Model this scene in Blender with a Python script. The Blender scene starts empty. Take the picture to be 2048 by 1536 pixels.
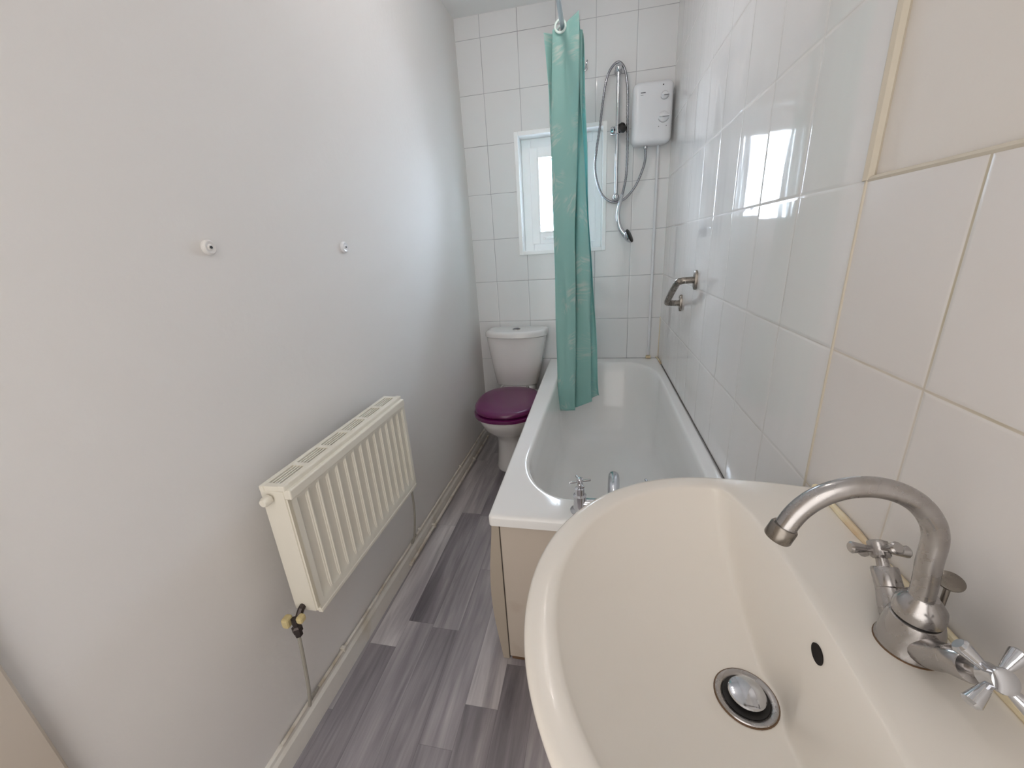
import bpy, bmesh, math, random
from mathutils import Vector, Matrix
random.seed(7)
C = bpy.context.scene.collection
PI = math.pi

# ---------------------------------------------------------------- room sizes (metres)
W = 1.124            # right wall
CEIL = 2.405
YB = -1.766          # end of the bath tiling on the right wall
ZR0 = 0.556          # first tile row line (= bath rim)
XC0 = 0.137          # tile column on the back wall
YF = -3.05           # wall behind the camera
def wl(y): return 0.018 * y          # the left wall is slightly out of square

# ---------------------------------------------------------------- materials
def new_mat(name):
    m = bpy.data.materials.new(name); m.use_nodes = True
    nt = m.node_tree
    return m, nt, nt.nodes['Principled BSDF']
def lin(c):
    return tuple(((v/255)/12.92 if v/255 <= .04045 else ((v/255+.055)/1.055)**2.4) for v in c) + (1,)
def simple(name, rgb, rough=.5, metal=0, coat=0, noise=0, nscale=20, bump=0, bscale=60, rough_var=0, dirt=None, dirt_lo=.6, dirt_hi=.75, dscale=8, dmax=.8):
    m, nt, b = new_mat(name)
    b.inputs['Base Color'].default_value = lin(rgb)
    b.inputs['Roughness'].default_value = rough
    b.inputs['Metallic'].default_value = metal
    b.inputs['Coat Weight'].default_value = coat
    b.inputs['Coat Roughness'].default_value = .05
    N = nt.nodes.new; L = nt.links.new
    tc = N('ShaderNodeTexCoord')
    col = None
    if noise:
        n = N('ShaderNodeTexNoise'); n.inputs['Scale'].default_value = nscale; n.inputs['Detail'].default_value = 4
        L(tc.outputs['Object'], n.inputs['Vector'])
        mx = N('ShaderNodeMix'); mx.data_type = 'RGBA'
        a = lin(rgb); k = 1-noise
        mx.inputs['A'].default_value = (a[0]*k, a[1]*k, a[2]*k, 1); mx.inputs['B'].default_value = a
        L(n.outputs['Fac'], mx.inputs['Factor']); L(mx.outputs['Result'], b.inputs['Base Color']); col = mx.outputs['Result']
    if dirt:
        n = N('ShaderNodeTexNoise'); n.inputs['Scale'].default_value = dscale; n.inputs['Detail'].default_value = 6
        L(tc.outputs['Object'], n.inputs['Vector'])
        mr = N('ShaderNodeMapRange'); mr.inputs['From Min'].default_value = dirt_lo; mr.inputs['From Max'].default_value = dirt_hi; mr.inputs['To Max'].default_value = dmax
        L(n.outputs['Fac'], mr.inputs['Value'])
        mx = N('ShaderNodeMix'); mx.data_type = 'RGBA'; mx.inputs['B'].default_value = lin(dirt)
        if col: L(col, mx.inputs['A'])
        else: mx.inputs['A'].default_value = lin(rgb)
        L(mr.outputs['Result'], mx.inputs['Factor']); L(mx.outputs['Result'], b.inputs['Base Color'])
    if rough_var:
        n = N('ShaderNodeTexNoise'); n.inputs['Scale'].default_value = nscale*2; n.inputs['Detail'].default_value = 5
        L(tc.outputs['Object'], n.inputs['Vector'])
        mr = N('ShaderNodeMapRange'); mr.inputs['To Min'].default_value = max(0, rough-rough_var); mr.inputs['To Max'].default_value = rough+rough_var
        mr.inputs['From Min'].default_value = .3; mr.inputs['From Max'].default_value = .7
        L(n.outputs['Fac'], mr.inputs['Value']); L(mr.outputs['Result'], b.inputs['Roughness'])
    if bump:
        n = N('ShaderNodeTexNoise'); n.inputs['Scale'].default_value = bscale; n.inputs['Detail'].default_value = 3
        L(tc.outputs['Object'], n.inputs['Vector'])
        bp = N('ShaderNodeBump'); bp.inputs['Strength'].default_value = bump; bp.inputs['Distance'].default_value = .004
        L(n.outputs['Fac'], bp.inputs['Height']); L(bp.outputs['Normal'], b.inputs['Normal'])
    return m

def tile_mat(name, axis, u0, tile_rgb, grout_rgb, grout_dark, gw=.0014, tilt=.02, wave=.25, rough=.07):
    m, nt, b = new_mat(name)
    N = nt.nodes.new; L = nt.links.new
    geo = N('ShaderNodeNewGeometry'); sep = N('ShaderNodeSeparateXYZ'); L(geo.outputs['Position'], sep.inputs[0])
    def math_(op, a, b_=None, c=None):
        n = N('ShaderNodeMath'); n.operation = op
        for i, v in enumerate((a, b_, c)):
            if v is None: continue
            if isinstance(v, (int, float)): n.inputs[i].default_value = v
            else: L(v, n.inputs[i])
        return n.outputs[0]
    def edge(src, o, p):
        t = math_('DIVIDE', math_('SUBTRACT', src, o), p)
        f = math_('FRACT', t); fl = math_('FLOOR', t)
        d = math_('MULTIPLY', math_('SUBTRACT', .5, math_('ABSOLUTE', math_('SUBTRACT', f, .5))), p)
        return d, fl
    du, iu = edge(sep.outputs[axis], u0, .2)
    dv, iv = edge(sep.outputs['Z'], ZR0-.25*8, .25)
    d = math_('MINIMUM', du, dv)
    mr = N('ShaderNodeMapRange'); mr.interpolation_type = 'SMOOTHSTEP'
    mr.inputs['From Min'].default_value = gw*.6; mr.inputs['From Max'].default_value = gw*1.3
    L(d, mr.inputs['Value'])                                   # 0 grout, 1 tile
    ns = N('ShaderNodeTexNoise'); ns.inputs['Scale'].default_value = 5; ns.inputs['Detail'].default_value = 3; L(geo.outputs['Position'], ns.inputs['Vector'])
    nr = N('ShaderNodeMapRange'); nr.inputs['From Min'].default_value = .42; nr.inputs['From Max'].default_value = .62; L(ns.outputs['Fac'], nr.inputs['Value'])
    g = N('ShaderNodeMix'); g.data_type = 'RGBA'; g.inputs['A'].default_value = lin(grout_rgb); g.inputs['B'].default_value = lin(grout_dark); L(nr.outputs['Result'], g.inputs['Factor'])
    mx = N('ShaderNodeMix'); mx.data_type = 'RGBA'; mx.inputs['B'].default_value = lin(tile_rgb)
    L(g.outputs['Result'], mx.inputs['A']); L(mr.outputs['Result'], mx.inputs['Factor']); L(mx.outputs['Result'], b.inputs['Base Color'])
    rr = N('ShaderNodeMapRange'); rr.inputs['To Min'].default_value = .7; rr.inputs['To Max'].default_value = rough; L(mr.outputs['Result'], rr.inputs['Value']); L(rr.outputs['Result'], b.inputs['Roughness'])
    # every tile is set at its own slight angle
    cb = N('ShaderNodeCombineXYZ'); L(iu, cb.inputs[0]); L(iv, cb.inputs[1])
    wn = N('ShaderNodeTexWhiteNoise'); wn.noise_dimensions = '3D'; L(cb.outputs[0], wn.inputs['Vector'])
    sub = N('ShaderNodeVectorMath'); sub.operation = 'SUBTRACT'; sub.inputs[1].default_value = (.5, .5, .5); L(wn.outputs['Color'], sub.inputs[0])
    sc = N('ShaderNodeVectorMath'); sc.operation = 'SCALE'; sc.inputs['Scale'].default_value = tilt; L(sub.outputs[0], sc.inputs[0])
    ad = N('ShaderNodeVectorMath'); ad.operation = 'ADD'; L(geo.outputs['Normal'], ad.inputs[0]); L(sc.outputs[0], ad.inputs[1])
    nm = N('ShaderNodeVectorMath'); nm.operation = 'NORMALIZE'; L(ad.outputs[0], nm.inputs[0])
    # pillowed edge + ripple
    pe = N('ShaderNodeMapRange'); pe.interpolation_type = 'SMOOTHSTEP'; pe.inputs['From Max'].default_value = .006; L(d, pe.inputs['Value'])
    wv = N('ShaderNodeTexNoise'); wv.inputs['Scale'].default_value = 9; wv.inputs['Detail'].default_value = 1.5
    mp = N('ShaderNodeMapping'); mp.inputs['Scale'].default_value = (1.6, 1.6, .25); L(geo.outputs['Position'], mp.inputs['Vector']); L(mp.outputs[0], wv.inputs['Vector'])
    b1 = N('ShaderNodeBump'); b1.inputs['Strength'].default_value = wave; b1.inputs['Distance'].default_value = .003; L(wv.outputs['Fac'], b1.inputs['Height']); L(nm.outputs[0], b1.inputs['Normal'])
    b2 = N('ShaderNodeBump'); b2.inputs['Strength'].default_value = .5; b2.inputs['Distance'].default_value = .0012; L(pe.outputs['Result'], b2.inputs['Height']); L(b1.outputs['Normal'], b2.inputs['Normal'])
    L(b2.outputs['Normal'], b.inputs['Normal'])
    return m

M = {}
M['paint'] = simple('wall_paint', (222, 220, 218), .75, noise=.03, nscale=3, bump=.12, bscale=55)
M['paint_warm'] = simple('wall_paint_warm', (220, 215, 209), .7, noise=.03, nscale=3, bump=.10, bscale=55)
M['ceiling'] = simple('ceiling_paint', (232, 233, 233), .8, bump=.1)
M['tile_back'] = tile_mat('tile_back', 'X', XC0-.2*8, (226, 227, 228), (176, 178, 182), (132, 133, 137), gw=.0013, tilt=.012, wave=.15, rough=.12)
M['tile_right'] = tile_mat('tile_right', 'Y', YB-.2*20, (224, 223, 222), (206, 204, 201), (176, 172, 166), gw=.0012, tilt=.030, wave=.40, rough=.05)
M['tile_basin'] = tile_mat('tile_basin', 'Y', YB-.2*20, (219, 215, 212), (206, 198, 188), (184, 174, 152), gw=.0018, tilt=.012, wave=.10, rough=.22)
M['ceramic'] = simple('ceramic_white', (228, 227, 226), .10, coat=.3)
M['ceramic_basin'] = simple('ceramic_basin', (228, 223, 215), .22, coat=.1, bump=.01, bscale=12)
M['bath'] = simple('bath_acrylic', (234, 234, 233), .09, coat=.0, noise=.03, nscale=4)
M['panel'] = simple('bath_panel', (196, 185, 172), .45, noise=.06, nscale=6, dirt=(150, 130, 108), dirt_lo=.6, dirt_hi=.8, dmax=.4)
M['panel_edge'] = simple('bath_panel_edge', (176, 165, 150), .5, noise=.1, nscale=8)
M['rad'] = simple('radiator_enamel', (226, 222, 210), .35, noise=.03, nscale=8)
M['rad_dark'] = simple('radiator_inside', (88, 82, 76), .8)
M['skirt'] = simple('skirting_gloss', (228, 225, 218), .4, noise=.06, nscale=14, bump=.5, bscale=25, dirt=(176, 160, 122), dirt_lo=.58, dirt_hi=.76, dscale=7, dmax=.5)
M['pipe'] = simple('pipe_paint', (218, 213, 203), .45, noise=.1, nscale=20, dirt=(150, 130, 95), dirt_lo=.5, dirt_hi=.7, dscale=14, dmax=.7)
M['pipe_thin'] = simple('pipe_grey', (160, 156, 146), .5, noise=.1)
M['chrome'] = simple('chrome', (205, 207, 212), .10, metal=1, rough_var=.05, nscale=30)
M['chrome_dull'] = simple('chrome_limescale', (178, 175, 174), .27, metal=1, rough_var=.12, nscale=22, dirt=(150, 144, 140), dirt_lo=.5, dirt_hi=.7, dscale=25, dmax=.6)
M['hose'] = simple('hose_chrome', (146, 148, 155), .2, metal=1)
M['steel'] = simple('brushed_steel', (140, 134, 127), .28, metal=1, rough_var=.08, nscale=25)
M['upvc'] = simple('upvc_white', (249, 250, 251), .3)
M['white_plastic'] = simple('white_plastic', (224, 226, 230), .28)
M['grey_mark'] = simple('grey_marking', (104, 106, 114), .5)
M['black'] = simple('black_rubber', (22, 20, 20), .5)
M['hole'] = simple('overflow_dark', (26, 18, 14), .8, noise=.6, nscale=60)
M['purple'] = simple('purple_lacquer', (100, 22, 82), .28, coat=.35, noise=.08, nscale=40)
M['curtain_ring'] = simple('eyelet_plastic', (214, 232, 228), .35)
M['rod'] = simple('rod_white', (196, 206, 216), .35)
M['silicone'] = simple('silicone_yellowed', (226, 212, 180), .45, noise=.08, nscale=30, dirt=(188, 140, 92), dirt_lo=.5, dirt_hi=.68, dscale=9, dmax=.7)
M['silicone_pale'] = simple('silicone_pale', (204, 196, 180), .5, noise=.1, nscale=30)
M['seam'] = simple('dark_seam', (84, 76, 68), .8, noise=.5, nscale=40)
M['cap_yellow'] = simple('yellowed_plastic', (206, 190, 142), .45, noise=.15, nscale=30)
M['valve_dark'] = simple('tarnished_brass', (88, 80, 78), .4, metal=.8, noise=.4, nscale=60)
M['door'] = simple('door_gloss', (188, 178, 166), .5, noise=.05, nscale=5)
M['stain'] = simple('rust_stain', (120, 92, 66), .5, noise=.5, nscale=40)
M['shade'] = simple('lamp_base_white', (230, 230, 230), .4)

def floor_mat():
    m, nt, b = new_mat('vinyl_planks')
    N = nt.nodes.new; L = nt.links.new
    geo = N('ShaderNodeNewGeometry'); sep = N('ShaderNodeSeparateXYZ'); L(geo.outputs['Position'], sep.inputs[0])
    def ma(op, a, b_=None):
        n = N('ShaderNodeMath'); n.operation = op
        for i, v in enumerate((a, b_)):
            if v is None: continue
            if isinstance(v, (int, float)): n.inputs[i].default_value = v
            else: L(v, n.inputs[i])
        return n.outputs[0]
    pw, pl = .096, .62
    u = ma('DIVIDE', ma('ADD', sep.outputs['X'], 1.0-.037), pw); iu = ma('FLOOR', u); fu = ma('FRACT', u)
    w1 = N('ShaderNodeTexWhiteNoise'); w1.noise_dimensions = '1D'; L(iu, w1.inputs['W'])
    v = ma('ADD', ma('DIVIDE', ma('ADD', sep.outputs['Y'], 5.0), pl), ma('MULTIPLY', w1.outputs['Value'], 3.7)); iv = ma('FLOOR', v); fv = ma('FRACT', v)
    cb = N('ShaderNodeCombineXYZ'); L(iu, cb.inputs[0]); L(iv, cb.inputs[1])
    w2 = N('ShaderNodeTexWhiteNoise'); w2.noise_dimensions = '3D'; L(cb.outputs[0], w2.inputs['Vector'])
    # grain streaks stretched along the plank, offset per plank
    off = N('ShaderNodeVectorMath'); off.operation = 'SCALE'; off.inputs['Scale'].default_value = 7; L(w2.outputs['Color'], off.inputs[0])
    ps = N('ShaderNodeVectorMath'); ps.operation = 'ADD'; L(geo.outputs['Position'], ps.inputs[0]); L(off.outputs[0], ps.inputs[1])
    mp = N('ShaderNodeMapping'); mp.inputs['Scale'].default_value = (34, 2.4, 1); L(ps.outputs[0], mp.inputs['Vector'])
    n1 = N('ShaderNodeTexNoise'); n1.inputs['Scale'].default_value = 1; n1.inputs['Detail'].default_value = 6; n1.inputs['Roughness'].default_value = .6; n1.inputs['Distortion'].default_value = .6; L(mp.outputs[0], n1.inputs['Vector'])
    mp2 = N('ShaderNodeMapping'); mp2.inputs['Scale'].default_value = (11, 1.6, 1); L(ps.outputs[0], mp2.inputs['Vector'])
    n2 = N('ShaderNodeTexNoise'); n2.inputs['Scale'].default_value = 1; n2.inputs['Detail'].default_value = 3; L(mp2.outputs[0], n2.inputs['Vector'])
    t = ma('ADD', ma('MULTIPLY', w2.outputs['Value'], .34), ma('ADD', ma('MULTIPLY', n1.outputs['Fac'], .62), ma('MULTIPLY', n2.outputs['Fac'], .46)))
    cr = N('ShaderNodeValToRGB'); e = cr.color_ramp.elements
    e[0].position = .38; e[0].color = lin((88, 84, 90)); e[1].position = 1.0; e[1].color = lin((208, 204, 204))
    k = e.new(.62); k.color = lin((136, 131, 136)); k = e.new(.8); k.color = lin((170, 165, 168))
    L(t, cr.inputs['Fac'])
    du = ma('MULTIPLY', ma('SUBTRACT', .5, ma('ABSOLUTE', ma('SUBTRACT', fu, .5))), pw)
    dv = ma('MULTIPLY', ma('SUBTRACT', .5, ma('ABSOLUTE', ma('SUBTRACT', fv, .5))), pl)
    d = ma('MINIMUM', du, dv)
    mr = N('ShaderNodeMapRange'); mr.inputs['From Max'].default_value = .0012; mr.inputs['To Min'].default_value = .7; L(d, mr.inputs['Value'])
    mu = N('ShaderNodeVectorMath'); mu.operation = 'SCALE'; L(cr.outputs['Color'], mu.inputs[0]); L(mr.outputs['Result'], mu.inputs['Scale'])
    L(mu.outputs[0], b.inputs['Base Color'])
    b.inputs['Roughness'].default_value = .42
    bp = N('ShaderNodeBump'); bp.inputs['Strength'].default_value = .12; bp.inputs['Distance'].default_value = .002; L(n1.outputs['Fac'], bp.inputs['Height']); L(bp.outputs['Normal'], b.inputs['Normal'])
    return m
M['floor'] = floor_mat()

def curtain_mat():
    m, nt, b = new_mat('curtain_fabric')
    N = nt.nodes.new; L = nt.links.new
    uv = N('ShaderNodeUVMap'); uv.uv_map = 'UVMap'
    # feather-like white print: stretched noise strokes inside scattered cells
    mp = N('ShaderNodeMapping'); mp.inputs['Scale'].default_value = (11, 8, 1); L(uv.outputs[0], mp.inputs['Vector'])
    vo = N('ShaderNodeTexVoronoi'); vo.inputs['Scale'].default_value = 1; vo.inputs['Randomness'].default_value = .75; L(mp.outputs[0], vo.inputs['Vector'])
    c1 = N('ShaderNodeMapRange'); c1.inputs['From Min'].default_value = .30; c1.inputs['From Max'].default_value = .50; c1.inputs['To Min'].default_value = 1; c1.inputs['To Max'].default_value = 0; L(vo.outputs['Distance'], c1.inputs['Value'])
    rt = N('ShaderNodeVectorRotate'); rt.rotation_type = 'Z_AXIS'; L(uv.outputs[0], rt.inputs['Vector'])
    ang = N('ShaderNodeMath'); ang.operation = 'MULTIPLY'; ang.inputs[1].default_value = 3.1
    sc_ = N('ShaderNodeSeparateColor'); L(vo.outputs['Color'], sc_.inputs[0]); L(sc_.outputs[0], ang.inputs[0]); L(ang.outputs[0], rt.inputs['Angle'])
    mp2 = N('ShaderNodeMapping'); mp2.inputs['Scale'].default_value = (90, 22, 1); L(rt.outputs[0], mp2.inputs['Vector'])
    n = N('ShaderNodeTexNoise'); n.inputs['Scale'].default_value = 1; n.inputs['Detail'].default_value = 4; L(mp2.outputs[0], n.inputs['Vector'])
    c2 = N('ShaderNodeMapRange'); c2.inputs['From Min'].default_value = .46; c2.inputs['From Max'].default_value = .62; L(n.outputs['Fac'], c2.inputs['Value'])
    mu = N('ShaderNodeMath'); mu.operation = 'MULTIPLY'; L(c1.outputs[0], mu.inputs[0]); L(c2.outputs[0], mu.inputs[1])
    mu2 = N('ShaderNodeMath'); mu2.operation = 'MULTIPLY'; mu2.inputs[1].default_value = .95; L(mu.outputs[0], mu2.inputs[0])
    big = N('ShaderNodeTexNoise'); big.inputs['Scale'].default_value = 6; L(uv.outputs[0], big.inputs['Vector'])
    base = N('ShaderNodeMix'); base.data_type = 'RGBA'; base.inputs['A'].default_value = lin((150, 202, 195)); base.inputs['B'].default_value = lin((172, 216, 209)); L(big.outputs['Fac'], base.inputs['Factor'])
    mx = N('ShaderNodeMix'); mx.data_type = 'RGBA'; mx.inputs['B'].default_value = lin((212, 226, 218)); L(base.outputs['Result'], mx.inputs['A']); L(mu2.outputs[0], mx.inputs['Factor'])
    L(mx.outputs['Result'], b.inputs['Base Color']); b.inputs['Roughness'].default_value = .5
    tr = N('ShaderNodeBsdfTranslucent'); tr.inputs['Color'].default_value = lin((110, 205, 210))
    ms = N('ShaderNodeMixShader'); ms.inputs[0].default_value = .34
    out = nt.nodes['Material Output']
    L(b.outputs[0], ms.inputs[1]); L(tr.outputs[0], ms.inputs[2]); L(ms.outputs[0], out.inputs['Surface'])
    return m
M['curtain'] = curtain_mat()

def glass_mat():
    m = bpy.data.materials.new('window_glass'); m.use_nodes = True; nt = m.node_tree; nt.nodes.clear()
    N = nt.nodes.new; L = nt.links.new
    t = N('ShaderNodeBsdfTransparent'); t.inputs['Color'].default_value = (.95, .96, .97, 1)
    g = N('ShaderNodeBsdfGlossy'); g.inputs['Roughness'].default_value = .05
    f = N('ShaderNodeFresnel'); f.inputs['IOR'].default_value = 1.45
    mx = N('ShaderNodeMixShader'); o = N('ShaderNodeOutputMaterial')
    d_ = N('ShaderNodeBsdfTranslucent'); d_.inputs['Color'].default_value = (.95, .96, .97, 1); m2 = N('ShaderNodeMixShader'); m2.inputs[0].default_value = .45; L(t.outputs[0], m2.inputs[1]); L(d_.outputs[0], m2.inputs[2])
    L(f.outputs[0], mx.inputs[0]); L(m2.outputs[0], mx.inputs[1]); L(g.outputs[0], mx.inputs[2]); L(mx.outputs[0], o.inputs['Surface'])
    return m
M['glass'] = glass_mat()
def emit_mat(name, rgb, s):
    m = bpy.data.materials.new(name); m.use_nodes = True; nt = m.node_tree; nt.nodes.clear()
    e = nt.nodes.new('ShaderNodeEmission'); e.inputs['Color'].default_value = lin(rgb); e.inputs['Strength'].default_value = s
    o = nt.nodes.new('ShaderNodeOutputMaterial'); nt.links.new(e.outputs[0], o.inputs['Surface']); return m

# ---------------------------------------------------------------- object helpers
ORG = {}
def thing(name, label, cat, loc, group=None):
    o = bpy.data.objects.new(name, None); C.objects.link(o); o.location = loc; o.empty_display_size = .05
    o['label'] = label; o['category'] = cat
    if group: o['group'] = group
    ORG[o.name] = Vector(loc); return o
def tag(o, label, cat, group=None):
    o['label'] = label; o['category'] = cat
    if group: o['group'] = group
    return o
def obj(name, bm, mats, parent=None, smooth=False, angle=40, label=None):
    """link a bmesh given in world coordinates as one object"""
    if not isinstance(mats, (list, tuple)): mats = [mats]
    if parent is not None: org = ORG[parent.name]
    else:
        xs = [v.co for v in bm.verts]
        org = Vector(((min(v.x for v in xs)+max(v.x for v in xs))/2, (min(v.y for v in xs)+max(v.y for v in xs))/2, min(v.z for v in xs)))
    bmesh.ops.recalc_face_normals(bm, faces=bm.faces)
    bmesh.ops.translate(bm, verts=bm.verts, vec=-org)
    me = bpy.data.meshes.new(name)
    bm.to_mesh(me); bm.free()
    for m in mats: me.materials.append(m)
    o = bpy.data.objects.new(name, me); C.objects.link(o)
    ORG[o.name] = org
    if parent is not None: o.parent = parent
    else: o.location = org
    if smooth:
        me.polygons.foreach_set('use_smooth', [True]*len(me.polygons))
        me.set_sharp_from_angle(angle=math.radians(angle))
    if label: o['label'] = label
    return o
def struct(name, bm, mats, smooth=False, parent=None):
    o = obj(name, bm, mats, parent=parent, smooth=smooth)
    if parent is None: o['kind'] = 'structure'
    return o
def box(bm, x0, x1, y0, y1, z0, z1, bev=0, mi=0, seg=2):
    r = bmesh.ops.create_cube(bm, size=1)
    vs = r['verts']
    for v in vs:
        v.co = Vector(((x0+x1)/2+v.co.x*(x1-x0), (y0+y1)/2+v.co.y*(y1-y0), (z0+z1)/2+v.co.z*(z1-z0)))
    fs = list({f for v in vs for f in v.link_faces})
    for f in fs: f.material_index = mi
    if bev:
        es = list({e for v in vs for e in v.link_edges})
        bmesh.ops.bevel(bm, geom=es, offset=bev, segments=seg, profile=.5, affect='EDGES')
def nb(): return bmesh.new()
def B(*a, **k):
    bm = nb(); box(bm, *a, **k); return bm
def quad(bm, pts, mi=0):
    f = bm.faces.new([bm.verts.new(p) for p in pts]); f.material_index = mi; return f
def loft(bm, loops, cap0=True, cap1=True, closed=True, mi=0):
    rows = [[bm.verts.new(p) for p in lp] for lp in loops]
    n = len(rows[0])
    for a, b in zip(rows, rows[1:]):
        for i in range(n if closed else n-1):
            j = (i+1) % n
            f = bm.faces.new((a[i], a[j], b[j], b[i])); f.material_index = mi
    if cap0: f = bm.faces.new(rows[0][::-1]); f.material_index = mi
    if cap1: f = bm.faces.new(rows[-1]); f.material_index = mi
    return rows
def frame(d):
    d = d.normalized(); a = Vector((0, 0, 1)) if abs(d.z) < .9 else Vector((1, 0, 0))
    u = d.cross(a).normalized(); return u, d.cross(u).normalized()
def catmull(pts, sub=8):
    P = [Vector(p) for p in pts]; P = [P[0]*2-P[1]] + P + [P[-1]*2-P[-2]]; out = []
    for i in range(1, len(P)-2):
        for s in range(sub):
            t = s/sub; a, b, c, d = P[i-1:i+3]
            out.append(.5*((2*b)+(c-a)*t+(2*a-5*b+4*c-d)*t*t+(-a+3*b-3*c+d)*t**3))
    out.append(P[-2]); return out
def tube(bm, pts, r, n=16, smooth=0, cap=True, mi=0):
    P = catmull(pts, smooth) if smooth else [Vector(p) for p in pts]
    R = r if isinstance(r, (list, tuple)) else [r]*len(pts)
    if smooth:
        R = [R[min(int(i/smooth), len(R)-1)]*(1-(i % smooth)/smooth)+R[min(int(i/smooth)+1, len(R)-1)]*((i % smooth)/smooth) for i in range(len(P))]
    T = []
    for i in range(len(P)):
        a = P[max(i-1, 0)]; b = P[min(i+1, len(P)-1)]; T.append((b-a).normalized())
    u, v = frame(T[0]); loops = []
    for i, p in enumerate(P):
        if i:
            q = T[i-1].rotation_difference(T[i]); u = q @ u; v = q @ v
        loops.append([p+R[i]*(math.cos(2*PI*k/n)*u+math.sin(2*PI*k/n)*v) for k in range(n)])
    loft(bm, loops, cap, cap, mi=mi)
def lathe(bm, prof, base, d=(0, 0, 1), n=32, mi=0):
    """prof: list of (radius, height along d)"""
    d = Vector(d).normalized(); u, v = frame(d); b = Vector(base)
    loops = [[b+d*h+max(r, 1e-5)*(math.cos(2*PI*k/n)*u+math.sin(2*PI*k/n)*v) for k in range(n)] for r, h in prof]
    loft(bm, loops, True, True, mi=mi)
def rrect(x0, x1, y0, y1, z, r, n=10):
    """corners r = (x0y0, x1y0, x1y1, x0y1), each (rx, ry)"""
    if isinstance(r, (int, float)): r = [(r, r)]*4
    cs = [((x0, y0), r[0], PI), ((x1, y0), r[1], 1.5*PI), ((x1, y1), r[2], 0), ((x0, y1), r[3], .5*PI)]
    out = []
    for (cx, cy), (rx, ry), a0 in cs:
        ox = cx+rx if cx == x0 else cx-rx; oy = cy+ry if cy == y0 else cy-ry
        for k in range(n+1):
            a = a0+.5*PI*k/n; out.append(Vector((ox+rx*math.cos(a), oy+ry*math.sin(a), z)))
    return out

# ---------------------------------------------------------------- the room
bm = nb(); box(bm, -.35, 1.35, YF-.1, .02, -.06, 0); struct('floor', bm, M['floor'])
bm = nb(); box(bm, -.35, 1.35, YF-.1, .3, CEIL, CEIL+.06); struct('ceiling', bm, M['ceiling'])
# left wall, slightly out of square
bm = nb()
loft(bm, [[(wl(0)-.12, .02, z), (wl(0), .02, z), (wl(YF), YF, z), (wl(YF)-.12, YF, z)] for z in (-.02, CEIL+.02)])
struct('wall_left', bm, M['paint'])
# right wall: full-height tiles beside the bath, tiles to 1.306 m behind the basin, paint above them
bm = nb()
box(bm, W, W+.14, YB, .25, -.02, CEIL+.02, mi=0)
box(bm, W, W+.14, YF, YB, -.02, ZR0+.75, mi=1)
box(bm, W+.007, W+.14, YF, YB, ZR0+.75, CEIL+.02, mi=2)
struct('wall_right', bm, [M['tile_right'], M['tile_basin'], M['paint_warm']])
# back wall with the window opening
wx0, wx1, wz0, wz1 = .315, .775, 1.217, 1.835
bm = nb()
D = .16
for (x0, x1, z0, z1) in ((-.15, wx0, -.02, CEIL+.02), (wx1, W+.002, -.02, CEIL+.02), (wx0, wx1, -.02, wz0), (wx0, wx1, wz1, CEIL+.02)):
    quad(bm, [(x0, 0, z0), (x1, 0, z0), (x1, 0, z1), (x0, 0, z1)], 0)
    quad(bm, [(x0, D+.1, z0), (x1, D+.1, z0), (x1, D+.1, z1), (x0, D+.1, z1)], 1)
for a, b_ in (((wx0, wz0), (wx1, wz0)), ((wx1, wz0), (wx1, wz1)), ((wx1, wz1), (wx0, wz1)), ((wx0, wz1), (wx0, wz0))):
    quad(bm, [(a[0], 0, a[1]), (b_[0], 0, b_[1]), (b_[0], D+.1, b_[1]), (a[0], D+.1, a[1])], 1)
me_w = bm
o = struct('wall_back', bm, [M['tile_back'], M['upvc']])
bm = nb(); box(bm, -.35, 1.35, YF-.1, YF, -.02, CEIL+.02); struct('wall_front', bm, M['paint'])

# window
win = bpy.data.objects.new('window_1', None); C.objects.link(win); win.location = ((wx0+wx1)/2, .1, wz0); win['kind'] = 'structure'; ORG[win.name] = Vector(win.location)
def ring(bm, x0, x1, z0, z1, w, y0, y1, bev=.004, wb=None):
    wb = wb or w
    box(bm, x0, x0+w, y0, y1, z0, z1, bev); box(bm, x1-w, x1, y0, y1, z0, z1, bev)
    box(bm, x0+w, x1-w, y0, y1, z1-w, z1, bev); box(bm, x0+w, x1-w, y0, y1, z0, z0+wb, bev)
bm = nb(); ring(bm, wx0, wx1, wz0, wz1, .055, .085, .15, wb=.052); obj('window_frame', bm, M['upvc'], win)
bm = nb(); ring(bm, wx0+.048, wx1-.036, wz0+.046, wz1-.050, .047, .07, .125, wb=.064); s = obj('window_sash', bm, M['upvc'], win)
bm = nb(); ring(bm, wx0+.092, wx1-.080, wz0+.107, wz1-.094, .010, .062, .08, bev=.003); obj('glazing_bead', bm, M['upvc'], s)
bm = nb(); box(bm, wx0+.098, wx1-.085, .088, .094, wz0+.11, wz1-.107); obj('pane', bm, M['glass'], s)
bm = nb(); box(bm, .43, .47, .056, .07, 1.283, 1.305, .003); box(bm, .445, .54, .040, .052, 1.288, 1.300, .004); box(bm, .445, .46, .045, .06, 1.288, 1.3, .002); obj('handle', bm, M['upvc'], s)
bm = nb(); ring(bm, wx0-.023, wx1+.023, wz0-.012, wz1+.02, .022, -.010, .002, .003); struct('trim_1', bm, M['upvc'])

# door lining at the near left, door behind the camera
bm = nb(); box(bm, wl(-2.3)-.01, wl(-2.3)+.020, -2.345, -2.262, 0, 2.06, .004); struct('trim_2', bm, M['door'])
bm = nb(); box(bm, wl(-2.6)-.012, wl(-2.6)+.012, -2.93, -2.345, 0, 2.03, .003); struct('door_1', bm, M['door'])

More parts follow.
